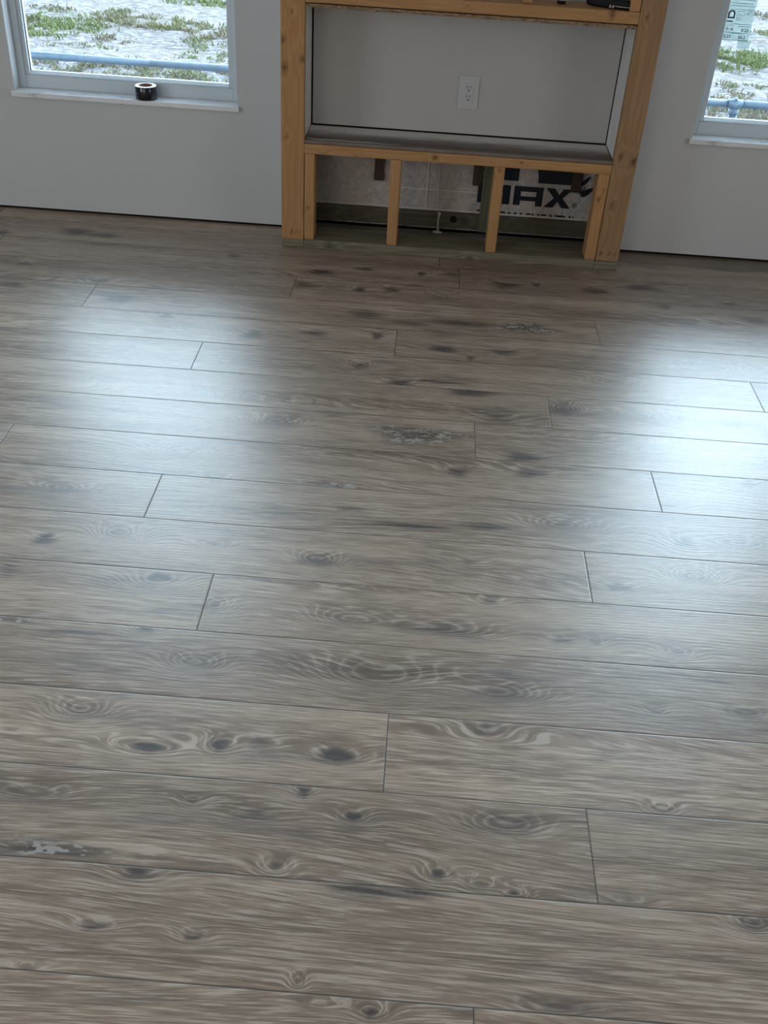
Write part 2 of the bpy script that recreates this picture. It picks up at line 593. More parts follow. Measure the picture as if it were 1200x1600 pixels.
def text_obj(name, body, x, y, z, height, width, mat, parent=None, bold=0.0, depth=0.0004, align='LEFT'):
    """upright lettering facing the room, made into a mesh and fitted to a width and cap height."""
    cu = bpy.data.curves.new(name, 'FONT')
    cu.body = body
    cu.size = 1.0
    cu.offset = bold
    cu.resolution_u = 3
    tmp = bpy.data.objects.new(name + '_tmp', cu)
    COL.objects.link(tmp)
    dg = bpy.context.evaluated_depsgraph_get()
    me = bpy.data.meshes.new_from_object(tmp.evaluated_get(dg))
    bpy.data.objects.remove(tmp)
    co = np.empty(len(me.vertices) * 3)
    me.vertices.foreach_get('co', co)
    co = co.reshape(-1, 3)
    mn, mx = co.min(0), co.max(0)
    X = (co[:, 0] - mn[0]) / (mx[0] - mn[0]) * width
    Z = (co[:, 1] - mn[1]) / (mx[1] - mn[1]) * height
    new = np.stack([X, np.zeros_like(X), Z], 1)
    me.vertices.foreach_set('co', new.ravel())
    bm = bmesh.new()
    bm.from_mesh(me)
    r = bmesh.ops.extrude_face_region(bm, geom=list(bm.faces))
    for vtx in [g for g in r['geom'] if isinstance(g, bmesh.types.BMVert)]:
        vtx.co.y -= depth
    bmesh.ops.recalc_face_normals(bm, faces=bm.faces)
    o = mesh_obj(name, bm, mat, parent)
    base = parent.location if parent is not None else Vector((0, 0, 0))
    o.location = Vector((x, y, z)) - Vector(base)
    bpy.data.meshes.remove(me)
    return o


def board(name, dims, mat, knots=(), parent=None, cell=0.008, jit=0.0012):
    """a sawn board with eased, slightly uneven arrises; knots are (x, y, z, radius, darkness) on its faces."""
    x0, x1, y0, y1, z0, z1 = dims
    c = Vector(((x0 + x1) / 2, (y0 + y1) / 2, z0))
    bm = bmesh.new()
    size = (x1 - x0, y1 - y0, z1 - z0)
    nx, ny, nz = [max(2, int(round(s / cell))) for s in size]
    ax = int(np.argmax(size))
    n = [nx, ny, nz]
    n[ax] = min(n[ax], 150)
    nx, ny, nz = n

    def grid(fn, a, b):
        g = [[bm.verts.new(fn(i / a, j / b)) for j in range(b + 1)] for i in range(a + 1)]
        for i in range(a):
            for j in range(b):
                bm.faces.new((g[i][j], g[i + 1][j], g[i + 1][j + 1], g[i][j + 1]))
    X = lambda s: x0 + s * (x1 - x0)
    Y = lambda s: y0 + s * (y1 - y0)
    Z = lambda s: z0 + s * (z1 - z0)
    grid(lambda a, b: (X(a), y0, Z(b)), nx, nz)
    grid(lambda a, b: (X(1 - a), y1, Z(b)), nx, nz)
    grid(lambda a, b: (x0, Y(1 - a), Z(b)), ny, nz)
    grid(lambda a, b: (x1, Y(a), Z(b)), ny, nz)
    grid(lambda a, b: (X(a), Y(b), z1), nx, ny)
    grid(lambda a, b: (X(a), Y(1 - b), z0), nx, ny)
    bmesh.ops.remove_doubles(bm, verts=bm.verts, dist=1e-5)
    ctr = Vector(((x0 + x1) / 2, (y0 + y1) / 2, (z0 + z1) / 2))
    seed = Vector((x0 * 7.1, z0 * 3.3, y0))
    for v in bm.verts:
        near = [abs(abs(v.co[k] - ctr[k]) - size[k] / 2) < 1e-5 for k in range(3)]
        if sum(near) >= 2:
            for k in range(3):
                if near[k] and k != ax:
                    w = jit * (1.0 + mnoise.noise(v.co * 9 + seed))
                    v.co[k] -= math.copysign(w, v.co[k] - ctr[k])
    co = np.array([v.co[:] for v in bm.verts])
    kd = np.zeros(len(co))
    kh = np.zeros(len(co))
    for (kx, ky, kz, r, d) in knots:
        dv = co - np.array((kx, ky, kz))
        st = np.ones(3)
        st[ax] = 0.75
        q = (dv * st / r) ** 2
        d2 = q.sum(1)
        kd = np.maximum(kd, d * np.exp(-d2 ** 1.3))
        kh += 2.0 * np.exp(-d2 / 9)
    for v in bm.verts:
        v.co -= c
    o = mesh_obj(name, bm, mat, parent)
    base = Vector(parent.location) if parent is not None else Vector((0, 0, 0))
    o.location = c - base
    for nm, arr in (('kd', kd), ('kh', kh)):
        at = o.data.attributes.new(nm, 'FLOAT', 'POINT')
        at.data.foreach_set('value', arr.astype(np.float32))
    return o


KNOTS = [(0.087,-2.657,0.058,0.03,0.35,'r'), (0.246,-2.738,0.031,0.013,0.7,'k'), (0.381,-2.717,0.015,0.014,0.9,'k'), (0.457,-2.706,0.025,0.016,0.35,'k'), 
(0.612,-2.723,0.035,0.017,0.85,'k'), (0.287,-2.502,0.055,0.028,0.35,'r'), (0.677,-2.502,0.136,0.057,0.25,'r'), (0.062,-2.867,0.071,0.017,0.3,'r'), 
(0.472,-2.877,0.035,0.011,0.55,'k'), (0.655,-2.862,0.014,0.01,0.9,'k'), (0.558,-2.813,0.01,0.012,0.7,'k'), (0.356,-2.857,0.012,0.009,0.3,'k'), 
(0.122,-2.976,0.09,0.015,0.8,'b'), (0.295,-3.014,0.024,0.012,0.7,'k'), (0.693,-3.011,0.066,0.011,0.9,'s'), (0.528,-2.98,0.011,0.01,0.3,'k'), 
(0.248,-3.117,0.021,0.007,0.5,'k'), (0.412,-3.121,0.013,0.007,0.5,'k'), (0.165,-3.197,0.03,0.008,0.35,'r'), (0.593,-3.183,0.012,0.013,0.3,'r'), 
(0.712,-3.222,0.01,0.008,0.6,'k'), (0.637,-3.216,0.03,0.008,0.25,'r'), (0.935,-2.853,0.077,0.026,0.55,'r'), (0.811,-2.967,0.01,0.01,0.6,'k'), 
(0.885,-2.982,0.033,0.015,0.2,'r'), (0.946,-2.994,0.009,0.006,0.7,'k'), (1.234,-2.788,0.03,0.015,0.35,'r'), (1.354,-3.015,0.038,0.022,0.75,'r'), 
(0.764,-3.008,0.055,0.009,0.8,'s'), (1.145,-2.992,0.044,0.01,0.3,'r'), (1.001,-3.195,0.06,0.015,0.35,'r'), (0.726,-1.949,0.082,0.011,0.8,'s'), 
(0.924,-1.924,0.066,0.014,0.6,'s'), (1.125,-1.898,0.083,0.034,0.4,'r'), (1.435,-1.93,0.025,0.022,0.55,'k'), (1.587,-1.917,0.099,0.034,0.35,'r'), 
(1.24,-2.134,0.026,0.012,0.8,'k'), (1.433,-2.071,0.055,0.031,0.5,'r'), (0.88,-2.076,0.024,0.015,0.3,'k'), (0.812,-2.336,0.13,0.03,0.6,'r'), 
(1.084,-2.337,0.022,0.011,0.6,'k'), (1.159,-2.334,0.012,0.009,0.6,'k'), (1.343,-2.349,0.036,0.017,0.3,'r'), (0.942,-2.521,0.094,0.033,0.45,'r'), 
(1.264,-2.532,0.013,0.009,0.5,'k'), (1.453,-2.521,0.047,0.017,0.5,'r'), (0.906,-2.617,0.026,0.017,0.45,'k'), (0.924,-2.223,0.018,0.012,0.4,'k'), 
(0.311,-1.486,0.076,0.033,0.55,'r'), (-0.192,-1.906,0.067,0.029,0.5,'r'), (-0.163,-2.119,0.024,0.02,0.8,'k'), (0.006,-2.077,0.056,0.036,0.3,'r'), 
(0.247,-2.086,0.048,0.015,0.25,'r'), (0.505,-2.117,0.055,0.03,0.55,'r'), (0.564,-1.893,0.042,0.012,0.5,'s'), (0.146,-2.228,0.03,0.012,0.9,'k'), 
(0.139,-2.259,0.075,0.023,0.2,'r'), (0.292,-2.314,0.037,0.026,0.35,'r'), (0.601,-2.328,0.087,0.034,0.3,'r'), (0.027,-2.435,0.077,0.008,0.6,'s'), 
(0.158,-2.407,0.014,0.01,0.7,'k'), (-0.139,-2.408,0.043,0.01,0.6,'b'), (0.08,-1.685,0.081,0.033,0.25,'r'), (0.19,-1.79,0.021,0.012,0.45,'k'), 
(0.512,-1.79,0.069,0.015,0.5,'b'), (-0.206,-2.242,0.023,0.023,0.35,'k'), (-0.703,-0.103,0.048,0.035,0.9,'k'), (-0.592,-0.124,0.066,0.021,0.7,'s'), 
(-0.793,-0.463,0.025,0.018,0.7,'k'), (-0.477,-0.566,0.024,0.017,0.5,'k'), (-0.766,-0.66,0.047,0.022,0.5,'k'), (-0.365,-0.714,0.069,0.037,0.5,'k'), 
(-0.166,-0.826,0.022,0.015,0.6,'k'), (0.153,-0.925,0.033,0.024,0.6,'k'), (0.355,-0.872,0.044,0.02,0.6,'k'), (-0.035,-0.239,0.023,0.02,0.6,'k'), 
(-0.983,-0.167,0.021,0.02,0.8,'k'), (0.319,-0.337,0.05,0.025,0.8,'k'), (0.273,-0.47,0.044,0.024,0.7,'k'), (0.488,-0.273,0.03,0.019,0.8,'k'), 
(0.484,-0.48,0.019,0.018,0.9,'k'), (0.575,-0.86,0.018,0.025,0.8,'k'), (0.527,-1.096,0.021,0.018,0.5,'k'), (0.71,-0.283,0.015,0.019,0.9,'k'), 
(0.841,-0.272,0.05,0.019,0.6,'k'), (0.604,-0.458,0.029,0.024,0.7,'k'), (0.793,-0.496,0.06,0.041,0.35,'r'), (0.519,-0.691,0.058,0.032,0.6,'s'), 
(0.682,-0.739,0.057,0.021,0.6,'s'), (0.864,-0.707,0.114,0.027,0.7,'s'), (0.804,-0.926,0.044,0.019,0.8,'k'), (1.004,-0.912,0.044,0.019,0.6,'k'), 
(0.895,-0.978,0.013,0.019,0.6,'k'), (0.537,-1.09,0.021,0.018,0.5,'k'), (0.667,-1.188,0.037,0.017,0.8,'k'), (0.8,-1.159,0.072,0.009,0.7,'s'), 
(0.892,-1.213,0.071,0.025,0.85,'k'), (0.728,-1.498,0.113,0.043,0.8,'b'), (0.85,-1.68,0.032,0.019,0.55,'k'), (1.039,-0.336,0.05,0.025,0.6,'k'), 
(1.16,-0.308,0.012,0.019,0.9,'k'), (1.386,-0.329,0.049,0.025,0.8,'k'), (1.569,-0.265,0.075,0.026,0.8,'k'), (1.898,-0.359,0.029,0.019,0.6,'k'), 
(1.64,-0.433,0.024,0.018,0.5,'k'), (1.952,-0.494,0.048,0.029,0.5,'k'), (1.093,-0.706,0.091,0.032,0.8,'b'), (1.179,-1.28,0.06,0.04,0.8,'r'), 
(0.977,-1.369,0.049,0.023,0.35,'k'), (1.043,-1.577,0.055,0.017,0.85,'k'), (1.056,-1.658,0.045,0.02,0.45,'k'), (1.423,-1.766,0.026,0.015,0.3,'k'), 
(1.672,-1.626,0.022,0.013,0.6,'k'), (1.976,-0.006,0.105,0.021,0.6,'s'), (2.11,0.005,0.039,0.021,0.7,'s'), (1.714,-1.279,0.079,0.028,0.3,'r'), 
(1.417,-1.284,0.099,0.032,0.25,'r'), (1.363,-1.085,0.083,0.027,0.3,'r'), (1.732,-0.914,0.087,0.029,0.25,'r')]


# ------------------------------------------------------------------ floor
PW, PL = 0.2, 1.8252
# one board end per row, rows counted from the far wall: row k runs from y = -0.2 k to y = -0.2 (k + 1)
ENDS = {-1: 0.75, 0: 0.78, 1: 0.86, 2: 0.2359, 3: 1.3507, 4: 0.6405, 5: -0.0014, 6: 1.1347, 7: 0.901, 8: 1.3992,
        9: 0.0502, 10: 1.1679, 11: 0.2686, 12: -0.21, 13: 0.7064, 14: 1.0884, 15: -0.33, 16: 0.871}
TONE = {0: 0.05, 1: 0.1, 2: 0.35, 3: 0.45, 4: 0.6, 5: 0.45, 6: 0.4, 7: 0.4, 8: 0.45, 9: 0.4, 10: 0.65, 11: 0.6, 12: 0.5, 13: 0.75, 14: 0.45, 15: 0.4, 16: 0.75}  # first rows toned down: shade before the framing is in the colour


def build_floor():
    rng = np.random.default_rng(11)
    V, F, U, PID, LEN, KD, KH, KB = [], [], [], [], [], [], [], []
    nv = 0
    kn = np.array([(a, b, c, d, e) for a, b, c, d, e, _ in KNOTS])
    kt = [k[5] for k in KNOTS]
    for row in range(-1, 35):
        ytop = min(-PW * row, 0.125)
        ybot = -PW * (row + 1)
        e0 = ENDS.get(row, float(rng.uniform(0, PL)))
        k0 = math.floor((-3.0 - e0) / PL)
        xs = [e0 + PL * (k0 + i) for i in range(6)]
        for a, b in zip(xs[:-1], xs[1:]):
            a2, b2 = max(a, -3.0), min(b, 4.45)
            if b2 - a2 < 0.01:
                continue
            fine = row < 18
            lo, hi = max(a2, -1.3), min(b2, 2.5)
            if fine and hi > lo:
                gx = list(np.linspace(lo, hi, max(2, int((hi - lo) / 0.008)) + 1))
                if lo > a2 + 1e-6:
                    gx = list(np.linspace(a2, lo, 6))[:-1] + gx
                if hi < b2 - 1e-6:
                    gx = gx + list(np.linspace(hi, b2, 6))[1:]
                gy = np.linspace(ybot, ytop, max(2, int((ytop - ybot) / 0.0067)) + 1)
            else:
                gx = list(np.linspace(a2, b2, 3))
                gy = np.linspace(ybot, ytop, 3)
            gx = np.array(gx)
            X, Y = np.meshgrid(gx, gy)
            n, m = X.shape
            P = np.stack([X.ravel(), Y.ravel(), np.zeros(n * m)], 1)
            pid = rng.uniform(0, 1, 3)
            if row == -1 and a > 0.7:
                pid[2] = -0.9  # shadow along the right wall's foot, put into the plank tone
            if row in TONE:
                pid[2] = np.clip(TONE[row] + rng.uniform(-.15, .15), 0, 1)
            kd = np.zeros(n * m)
            kh = np.zeros(n * m)
            kb = np.zeros(n * m)
            ks = [(k, t) for k, t in zip(kn, kt) if a <= k[0] < b and ybot <= k[1] < ytop + 1e-6]
            if not fine or row < 0:
                ks = []
            for (kx, ky, hw, hh, d), t in ks:
                dx = (P[:, 0] - kx) / max(hw, 0.012)
                dy = (P[:, 1] - ky) / max(hh, 0.006)
                ang = np.arctan2(dy, dx)
                d2 = (dx ** 2 + dy ** 2) * (1 + 0.25 * np.sin(3 * ang + kx * 40) + 0.15 * np.sin(5 * ang + ky * 90))
                if t == 'r':
                    kd = np.maximum(kd, d * 0.75 * np.exp(-d2 * 1.6))
                    kh += min(9.0, hh / 0.0045) * np.exp(-(dx ** 2 + dy ** 2) / 1.5)
                elif t == 's':
                    kd = np.maximum(kd, d * np.exp(-(dx ** 2 * 1.0 + dy ** 2 * 1.2)))
                elif t == 'b':
                    w = np.exp(-(d2 * 0.8) ** 1.5)
                    kd = np.maximum(kd, d * 0.7 * w)
                    kb = np.maximum(kb, w * 1.6)
                else:
                    kd = np.maximum(kd, d * 1.15 * np.exp(-d2 * 1.1))
                    kh += (2.0 + 2.0 * d) * np.exp(-(dx ** 2 / 7 + dy ** 2 / 5))
            V.append(P)
            idx = nv + np.arange(n * m).reshape(n, m)
            F.append(np.stack([idx[:-1, :-1], idx[:-1, 1:], idx[1:, 1:], idx[1:, :-1]], -1).reshape(-1, 4))
            nv += n * m
            U.append(np.stack([P[:, 0] - a, P[:, 1] - ybot], 1))
            PID.append(np.tile(pid, (n * m, 1)))
            LEN.append(np.full(n * m, b - a))
            KD.append(kd)
            KH.append(kh)
            KB.append(kb)
    V = np.concatenate(V)
    F = np.concatenate(F)
    U = np.concatenate(U)
    me = bpy.data.meshes.new('floor')
    me.vertices.add(len(V))
    me.vertices.foreach_set('co', V.ravel().astype(np.float32))
    me.loops.add(F.size)
    me.loops.foreach_set('vertex_index', F.ravel().astype(np.int32))
    me.polygons.add(len(F))
    me.polygons.foreach_set('loop_start', (np.arange(len(F)) * 4).astype(np.int32))
    me.update(calc_edges=True)
    uvl = me.uv_layers.new(name='plank')
    uvl.data.foreach_set('uv', U[F.ravel()].ravel().astype(np.float32))
    at = me.attributes.new('pid', 'FLOAT_VECTOR', 'POINT')
    at.data.foreach_set('vector', np.concatenate(PID).ravel().astype(np.float32))
    for nm, arr in (('plen', LEN), ('kd', KD), ('kh', KH), ('kb', KB)):
        at = me.attributes.new(nm, 'FLOAT', 'POINT')
        at.data.foreach_set('value', np.concatenate(arr).astype(np.float32))
    me.materials.append(M['floor'])
    o = bpy.data.objects.new('floor', me)
    COL.objects.link(o)
    return structure(o)


build_floor()
o = box_obj('floor_slab', (-3.2, 4.65, -7.2, 0.3, -0.2, -0.012), M['concrete'])
structure(o)

# ------------------------------------------------------------------ room shell
WY = 0.108                     # face of the far wall
WT = 0.30                      # its outer face
WIN = [(-0.955, -0.065), (1.733, 2.623)]
WZ0, WZ1 = 0.482, 2.0
CEIL = 2.65


def wall_from_boxes(name, boxes, mat=None):
    bm = bmesh.new()
    for b in boxes:
        box(bm, *b)
    return structure(mesh_obj(name, bm, mat or M['wall']))


B = []
gap = 0.012                    # the drywall stops just short of the boards
for a, b in ((-3.1, WIN[0][0]), (WIN[0][1], 0.18), (1.446, WIN[1][0]), (WIN[1][1], 4.55)):
    B.append((a, b, WY, WT, gap, CEIL))
for a, b in WIN:
    B.append((a, b, WY, WT, gap, WZ0 - 0.02))
    B.append((a, b, WY, WT, WZ1, CEIL))
B.append((0.18, 1.446, WY, 0.131, 0.9045, CEIL))
B.append((0.18, 1.446, 0.130, WT, 0.9045, CEIL))
wall_from_boxes('wall_back', B)
structure(box_obj('wall_back_cavity', (0.18, 1.446, 0.131, WT, 0.4255, 0.9040), M['dark']))  # black backing, so shade in the gaps round the panel is coloured in
structure(box_obj('wall_back_masonry', (0.18, 1.446, 0.160, WT, -0.01, 0.425), M['dark']))
structure(box_obj('wall_back_gap_strip', (-3.1, 4.55, WY + 0.012, WT, -0.01, gap), M['dark']))  # black strip colours in the shade under the drywall edge
wall_from_boxes('wall_left', [(-3.15, -3.0, -7.1, 0.3, 0, CEIL)])
wall_from_boxes('wall_right', [(4.45, 4.6, -7.1, 0.3, 0, CEIL)])
wall_from_boxes('wall_front', [(-3.15, 4.6, -7.15, -7.0, 0, CEIL)])
structure(box_obj('ceiling', (-3.15, 4.6, -7.15, 0.3, CEIL, CEIL + 0.1), M['ceiling']))


# ------------------------------------------------------------------ windows
def window(n, x0, x1):
    fy = 0.168                 # room face of the vinyl frame
    w = bpy.data.objects.new('window_%d' % n, None)
    w.location = ((x0 + x1) / 2, fy, WZ0)
    w['kind'] = 'structure'
    COL.objects.link(w)
    s = 0.045
    rail = 0.063
    box_obj('window_frame', (x0, x0 + s - 0.018, fy, fy + 0.07, WZ0, WZ1), M['vinyl'], w, 0.002)
    box_obj('window_frame', (x1 - s + 0.018, x1, fy, fy + 0.07, WZ0, WZ1), M['vinyl'], w, 0.002)
    box_obj('window_frame', (x0 + s - 0.018, x1 - s + 0.018, fy, fy + 0.07, WZ1 - 0.05, WZ1), M['vinyl'], w, 0.002)
    box_obj('window_frame', (x0 + s - 0.018, x1 - s + 0.018, fy, fy + 0.07, WZ0, WZ0 + rail - 0.014), M['vinyl'], w, 0.002)
    fy2 = fy + 0.006
    box_obj('window_sash', (x0 + s - 0.0175, x0 + s, fy2, fy2 + 0.04, WZ0 + rail - 0.0135, WZ1 - 0.0505), M['vinyl'], w, 0.0015)
    box_obj('window_sash', (x1 - s, x1 - s + 0.0175, fy2, fy2 + 0.04, WZ0 + rail - 0.0135, WZ1 - 0.0505), M['vinyl'], w, 0.0015)
    # glazing bead: a sloped strip that catches the sky
    bm = bmesh.new()
    a, b = x0 + s, x1 - s
    c = w.location
    zb, zt = WZ0 + rail - 0.0135, WZ0 + rail
    pr = [(fy + 0.001, zb), (fy + 0.003, zb + 0.004), (fy + 0.020, zt), (fy + 0.030, zt), (fy + 0.030, zb)]
    A = [bm.verts.new((a - c.x, y - c.y, z - c.z)) for y, z in pr]
    Bv = [bm.verts.new((b - c.x, y - c.y, z - c.z)) for y, z in pr]
    bm.faces.new(A[::-1])
    bm.faces.new(Bv)
    for i in range(5):
        bm.faces.new((A[i], A[(i + 1) % 5], Bv[(i + 1) % 5], Bv[i]))
    mesh_obj('glazing_bead', bm, M['vinyl'], w)
    box_obj('gasket', (x0 + s, x0 + s + 0.0022, fy2 + 0.012, fy2 + 0.02, zt, WZ1 - 0.051), M['gasket'], w)
    box_obj('window_pane', (x0 + s, x1 - s, fy + 0.022, fy + 0.026, zt - 0.003, WZ1 - 0.045), M['glass'], w)
    # thin marble stool, a little proud of the wall
    sl = box_obj('window_sill', (x0 - 0.012, x1 + 0.008, WY - 0.018, fy + 0.02, WZ0 - 0.02, WZ0), M['marble'], w, 0.003)
    return w


window(1, *WIN[0])
window(2, *WIN[1])

# ------------------------------------------------------------------ framed-out niche between the windows
F0 = -0.106                    # front face of the framing
PLX, PLI = 0.137, 0.2262       # left upright
PRI, PRX = 1.405, 1.4955       # right upright
H = 2.35


def kn(lst, y=F0, r=0.006, d=0.95):
    return [(a, y, b, c if c else r, e) for a, b, c, e in lst]


o = board('wall_stud', (PLX, PLI, F0, F0 + 0.038, 0.036, H), M['pine_v'],
          kn([(0.147, 0.778, 0.011, .75), (0.152, 0.685, 0.014, .8), (0.219, 0.717, 0.011, .8), (0.177, 0.874, 0.006, .7), (0.157, 0.441, 0.006, .8),
              (0.197, 0.070, 0.0045, .9), (0.179, 0.068, 0.0045, .9), (0.207, 0.071, 0.0045, .9), (0.19, 1.3, 0.01, .8), (0.16, 1.8, 0.01, .8)]))
tag(o, 'wide pine upright at the left end of the framing, next to the left window', 'stud')
o = board('wall_stud', (PRI, PRX, F0, F0 + 0.038, 0.038, H), M['pine_old'],
          kn([(1.43, 0.448, 0.010, .9), (1.481, 0.434, 0.012, .95), (1.428, 0.261, 0.008, .8), (1.455, 0.074, 0.0045, .9), (1.476, 0.070, 0.0045, .9),
              (1.420, 0.068, 0.0045, .9), (1.433, 0.932, 0.0055, .9), (1.46, 1.4, 0.01, .9)]))
tag(o, 'wide browner pine upright at the right end of the framing, near the right window', 'stud')
for nm, a, b, lab in (('spacer_block', PLX, PLI, 'short treated block under the left pine upright'),
                      ('spacer_block', PRI, PRX, 'short treated block under the right pine upright')):
    o = board(nm, (a, b, F0 + 0.001, F0 + 0.038, 0.0, 0.0355), M['treated_h'])
    tag(o, lab, 'block')
o = board('bottom_plate', (PLI + 0.0015, PRI - 0.0015, F0, 0.034, 0.0, 0.0385), M['treated_h'],
          kn([(0.33, 0.02, 0.012, .5), (0.9, 0.01, 0.01, .5)]))
tag(o, 'greenish treated plate lying on the floor under the four short studs', 'board')
o = board('bottom_plate', (PLI - 0.04, PRI + 0.04, 0.044, 0.104, 0.0, 0.0375), M['weathered'])
tag(o, 'grey weathered plate behind the greenish one, at the foot of the foam sheathing', 'board')

ST = [(0.2275, 0.267, 'short pine stud in the lower opening against the left upright', [(0.24, 0.167, 0.006, .8)]),
      (0.5605, 0.602, 'short pine stud in the lower opening, second from the left', []),
      (0.961, 1.002, 'short pine stud in front of the green furring strip and the big black letters', [(0.981, 0.367, 0.008, .5)]),
      (1.360, 1.4035, 'short pine stud in the lower opening against the right upright', [(1.375, 0.282, 0.008, .85), (1.39, 0.32, 0.006, .5)])]
for a, b, lab, ks in ST:
    o = board('cripple_stud', (a, b, F0 + 0.002, F0 + 0.089, 0.039, 0.3775), M['pine_v'], kn(ks, F0 + 0.002))
    tag(o, lab, 'stud', 'short studs under the niche shelf')
o = board('cross_rail', (PLI + 0.001, PRI - 0.001, F0, F0 + 0.089, 0.378, 0.4155), M['pine_h'],
          kn([(0.73, 0.399, 0.008, .95), (1.06, 0.402, 0.006, .8), (0.30, 0.385, 0.004, .7), (0.43, 0.388, 0.004, .7)]))
tag(o, 'level pine rail below the dirty shelf, resting on the short studs', 'rail')
o = board('cross_rail', (PLI + 0.001, PRI - 0.001, F0, F0 + 0.14, 0.9045, 0.945), M['pine_h'],
          kn([(1.309, 0.942, 0.010, .8), (1.309, 0.93, 0.008, .75), (1.309, 0.918, 0.006, .5), (0.8, 0.93, 0.004, .5)]))
tag(o, 'level pine rail across the top of the picture, above the niche', 'rail')
o = board('cripple_stud', (1.366, 1.4035, F0 + 0.002, F0 + 0.089, 0.9455, 1.45), M['pine_v'])
tag(o, 'pine stud standing on the upper rail beside the right upright', 'stud')
o = board('cross_rail', (PLI + 0.001, PRI - 0.001, F0, F0 + 0.089, 1.4505, 1.489), M['pine_h'])
tag(o, 'level pine rail closing the compartment above the niche', 'rail')

# niche lining
o = box_obj('shelf_board', (PLI + 0.0005, PRI - 0.0005, F0 + 0.004, 0.116, 0.4165, 0.4285), M['shelf'], None, 0.002)
tag(o, 'grimy grey shelf board with dried plaster smears at the bottom of the niche', 'shelf')
o = box_obj('soffit_board', (PLI + 0.0005, PRI - 0.0005, F0 + 0.003, 0.128, 0.8895, 0.9015), M['osb'], None, 0.001)
tag(o, 'thin strand board forming the top of the niche under the upper rail', 'board')
o = box_obj('back_panel', (PLI + 0.0065, PRI - 0.0045, 0.118, 0.129, 0.4345, 0.8885), M['panel'], None, 0.001)
tag(o, 'painted drywall panel at the back of the niche, behind the outlet', 'panel')
o = box_obj('side_panel', (PLI - 0.0125, PLI - 0.0005, F0 + 0.0385, 0.129, 0.43, 0.889), M['return'], None, 0.001)
tag(o, 'narrow drywall return lining the left side of the niche', 'panel')
o = box_obj('side_panel', (PRI + 0.0005, PRI + 0.0125, F0 + 0.0385, 0.129, 0.43, 0.889), M['return'], None, 0.001)
tag(o, 'narrow drywall return lining the right side of the niche', 'panel')
structure(box_obj('trim_1', (PLX + 0.001, PLX + 0.012, F0 + 0.0385, WY - 0.0005, 0.007, H), M['wall']))
structure(box_obj('trim_2', (PRX - 0.012, PRX - 0.001, F0 + 0.0385, WY - 0.0005, 0.007, H), M['wall']))

# outlet
ot = thing('wall_outlet', 'white duplex outlet with cover plate on the back panel of the niche', 'outlet', (0.8405, 0.118, 0.529))
box_obj('cover_plate', (0.801, 0.880, 0.1125, 0.1178, 0.529, 0.652), M['plastic'], ot, 0.0022, 3)
ins = box_obj('receptacle', (0.8235, 0.8575, 0.1108, 0.1135, 0.5555, 0.6245), M['plastic'], ot, 0.0008)
for zc in (0.607, 0.5725):
    for dx in (-0.0065, 0.0065):
        bm = bmesh.new()
        box(bm, -0.0012, 0.0012, -0.0005, 0.0005, -0.0045, 0.0045)
        s = mesh_obj('slot', bm, M['slot'], ins)
        s.location = (dx, 0.1107 - 0.11215, zc + 0.0055 - 0.5555)
    bm = bmesh.new()
    cyl(bm, (0, -0.0006, 0), (0, 0.0006, 0), 0.0032, 12)
    s = mesh_obj('ground_hole', bm, M['slot'], ins)
    s.location = (0, 0.1107 - 0.11215, zc - 0.0075 - 0.5555)

# ------------------------------------------------------------------ lower opening: sheathing and furring
SY = 0.125
o = thing('foam_sheathing', 'white foil-faced foam board with big black lettering behind the short studs', 'insulation', (0.8, SY, 0.0))
bm = bmesh.new()
nx, nz = 160, 60
g = [[None] * (nz + 1) for _ in range(nx + 1)]
for i in range(nx + 1):
    for j in range(nz + 1):
        x = 0.185 + (1.441 - 0.185) * i / nx
        z = 0.04 + (0.424 - 0.04) * j / nz
        k = 1.0 if x < 0.90 else 0.1
        y = SY + 0.0035 * k * mnoise.noise(Vector((x * 22, z * 30, 1.3))) + 0.002 * k * mnoise.noise(Vector((x * 60, z * 75, 4.1)))
        g[i][j] = bm.verts.new((x - 0.8, y - SY + 0.0005, z))
for i in range(nx):
    for j in range(nz):
        bm.faces.new((g[i][j], g[i + 1][j], g[i + 1][j + 1], g[i][j + 1]))
ed = [e for e in bm.edges if e.is_boundary]
r = bmesh.ops.extrude_edge_only(bm, edges=ed)
for v in [q for q in r['geom'] if isinstance(q, bmesh.types.BMVert)]:
    v.co.y = 0.03
mesh_obj('foam_face', bm, M['sheathing'], o, True)
IY0, IY1 = SY - 0.0012, SY - 0.0004


def ink(name, polys, extra=None):
    bm = bmesh.new()
    for p in polys:
        poly_prism(bm, [(x - 0.8, z) for x, z in p], IY0 - SY, IY1 - SY)
    return mesh_obj(name, bm, M['ink'], o)


def R4(x0, x1, z0, z1):
    return [(x0, z0), (x1, z0), (x1, z1), (x0, z1)]


zb, zt = 0.1625, 0.2415
ink('letter', [R4(0.918, 0.950, zb, zt), R4(1.021, 1.0515, zb, zt),
               [(0.950, zt), (0.950, zt - 0.03), (0.985, zt - 0.062), (1.021, zt - 0.03), (1.021, zt), (1.0, zt), (0.985, zt - 0.022), (0.970, zt)]])
ink('letter', [R4(1.067, 1.095, zb, zt), R4(1.1585, 1.1865, zb, zt), R4(1.095, 1.1585, zt - 0.021, zt), R4(1.095, 1.1585, zb + 0.020, zb + 0.038)])
xa, xb, zm = 1.196, 1.304, (zb + zt) / 2
ink('letter', [[(xa, zt), (xa + 0.036, zt), (1.252, zm + 0.014), (xb - 0.036, zt), (xb, zt), (1.268, zm), (xb, zb), (xb - 0.036, zb),
                (1.249, zm - 0.014), (xa + 0.036, zb), (xa - 0.002, zb), (1.232, zm)]])
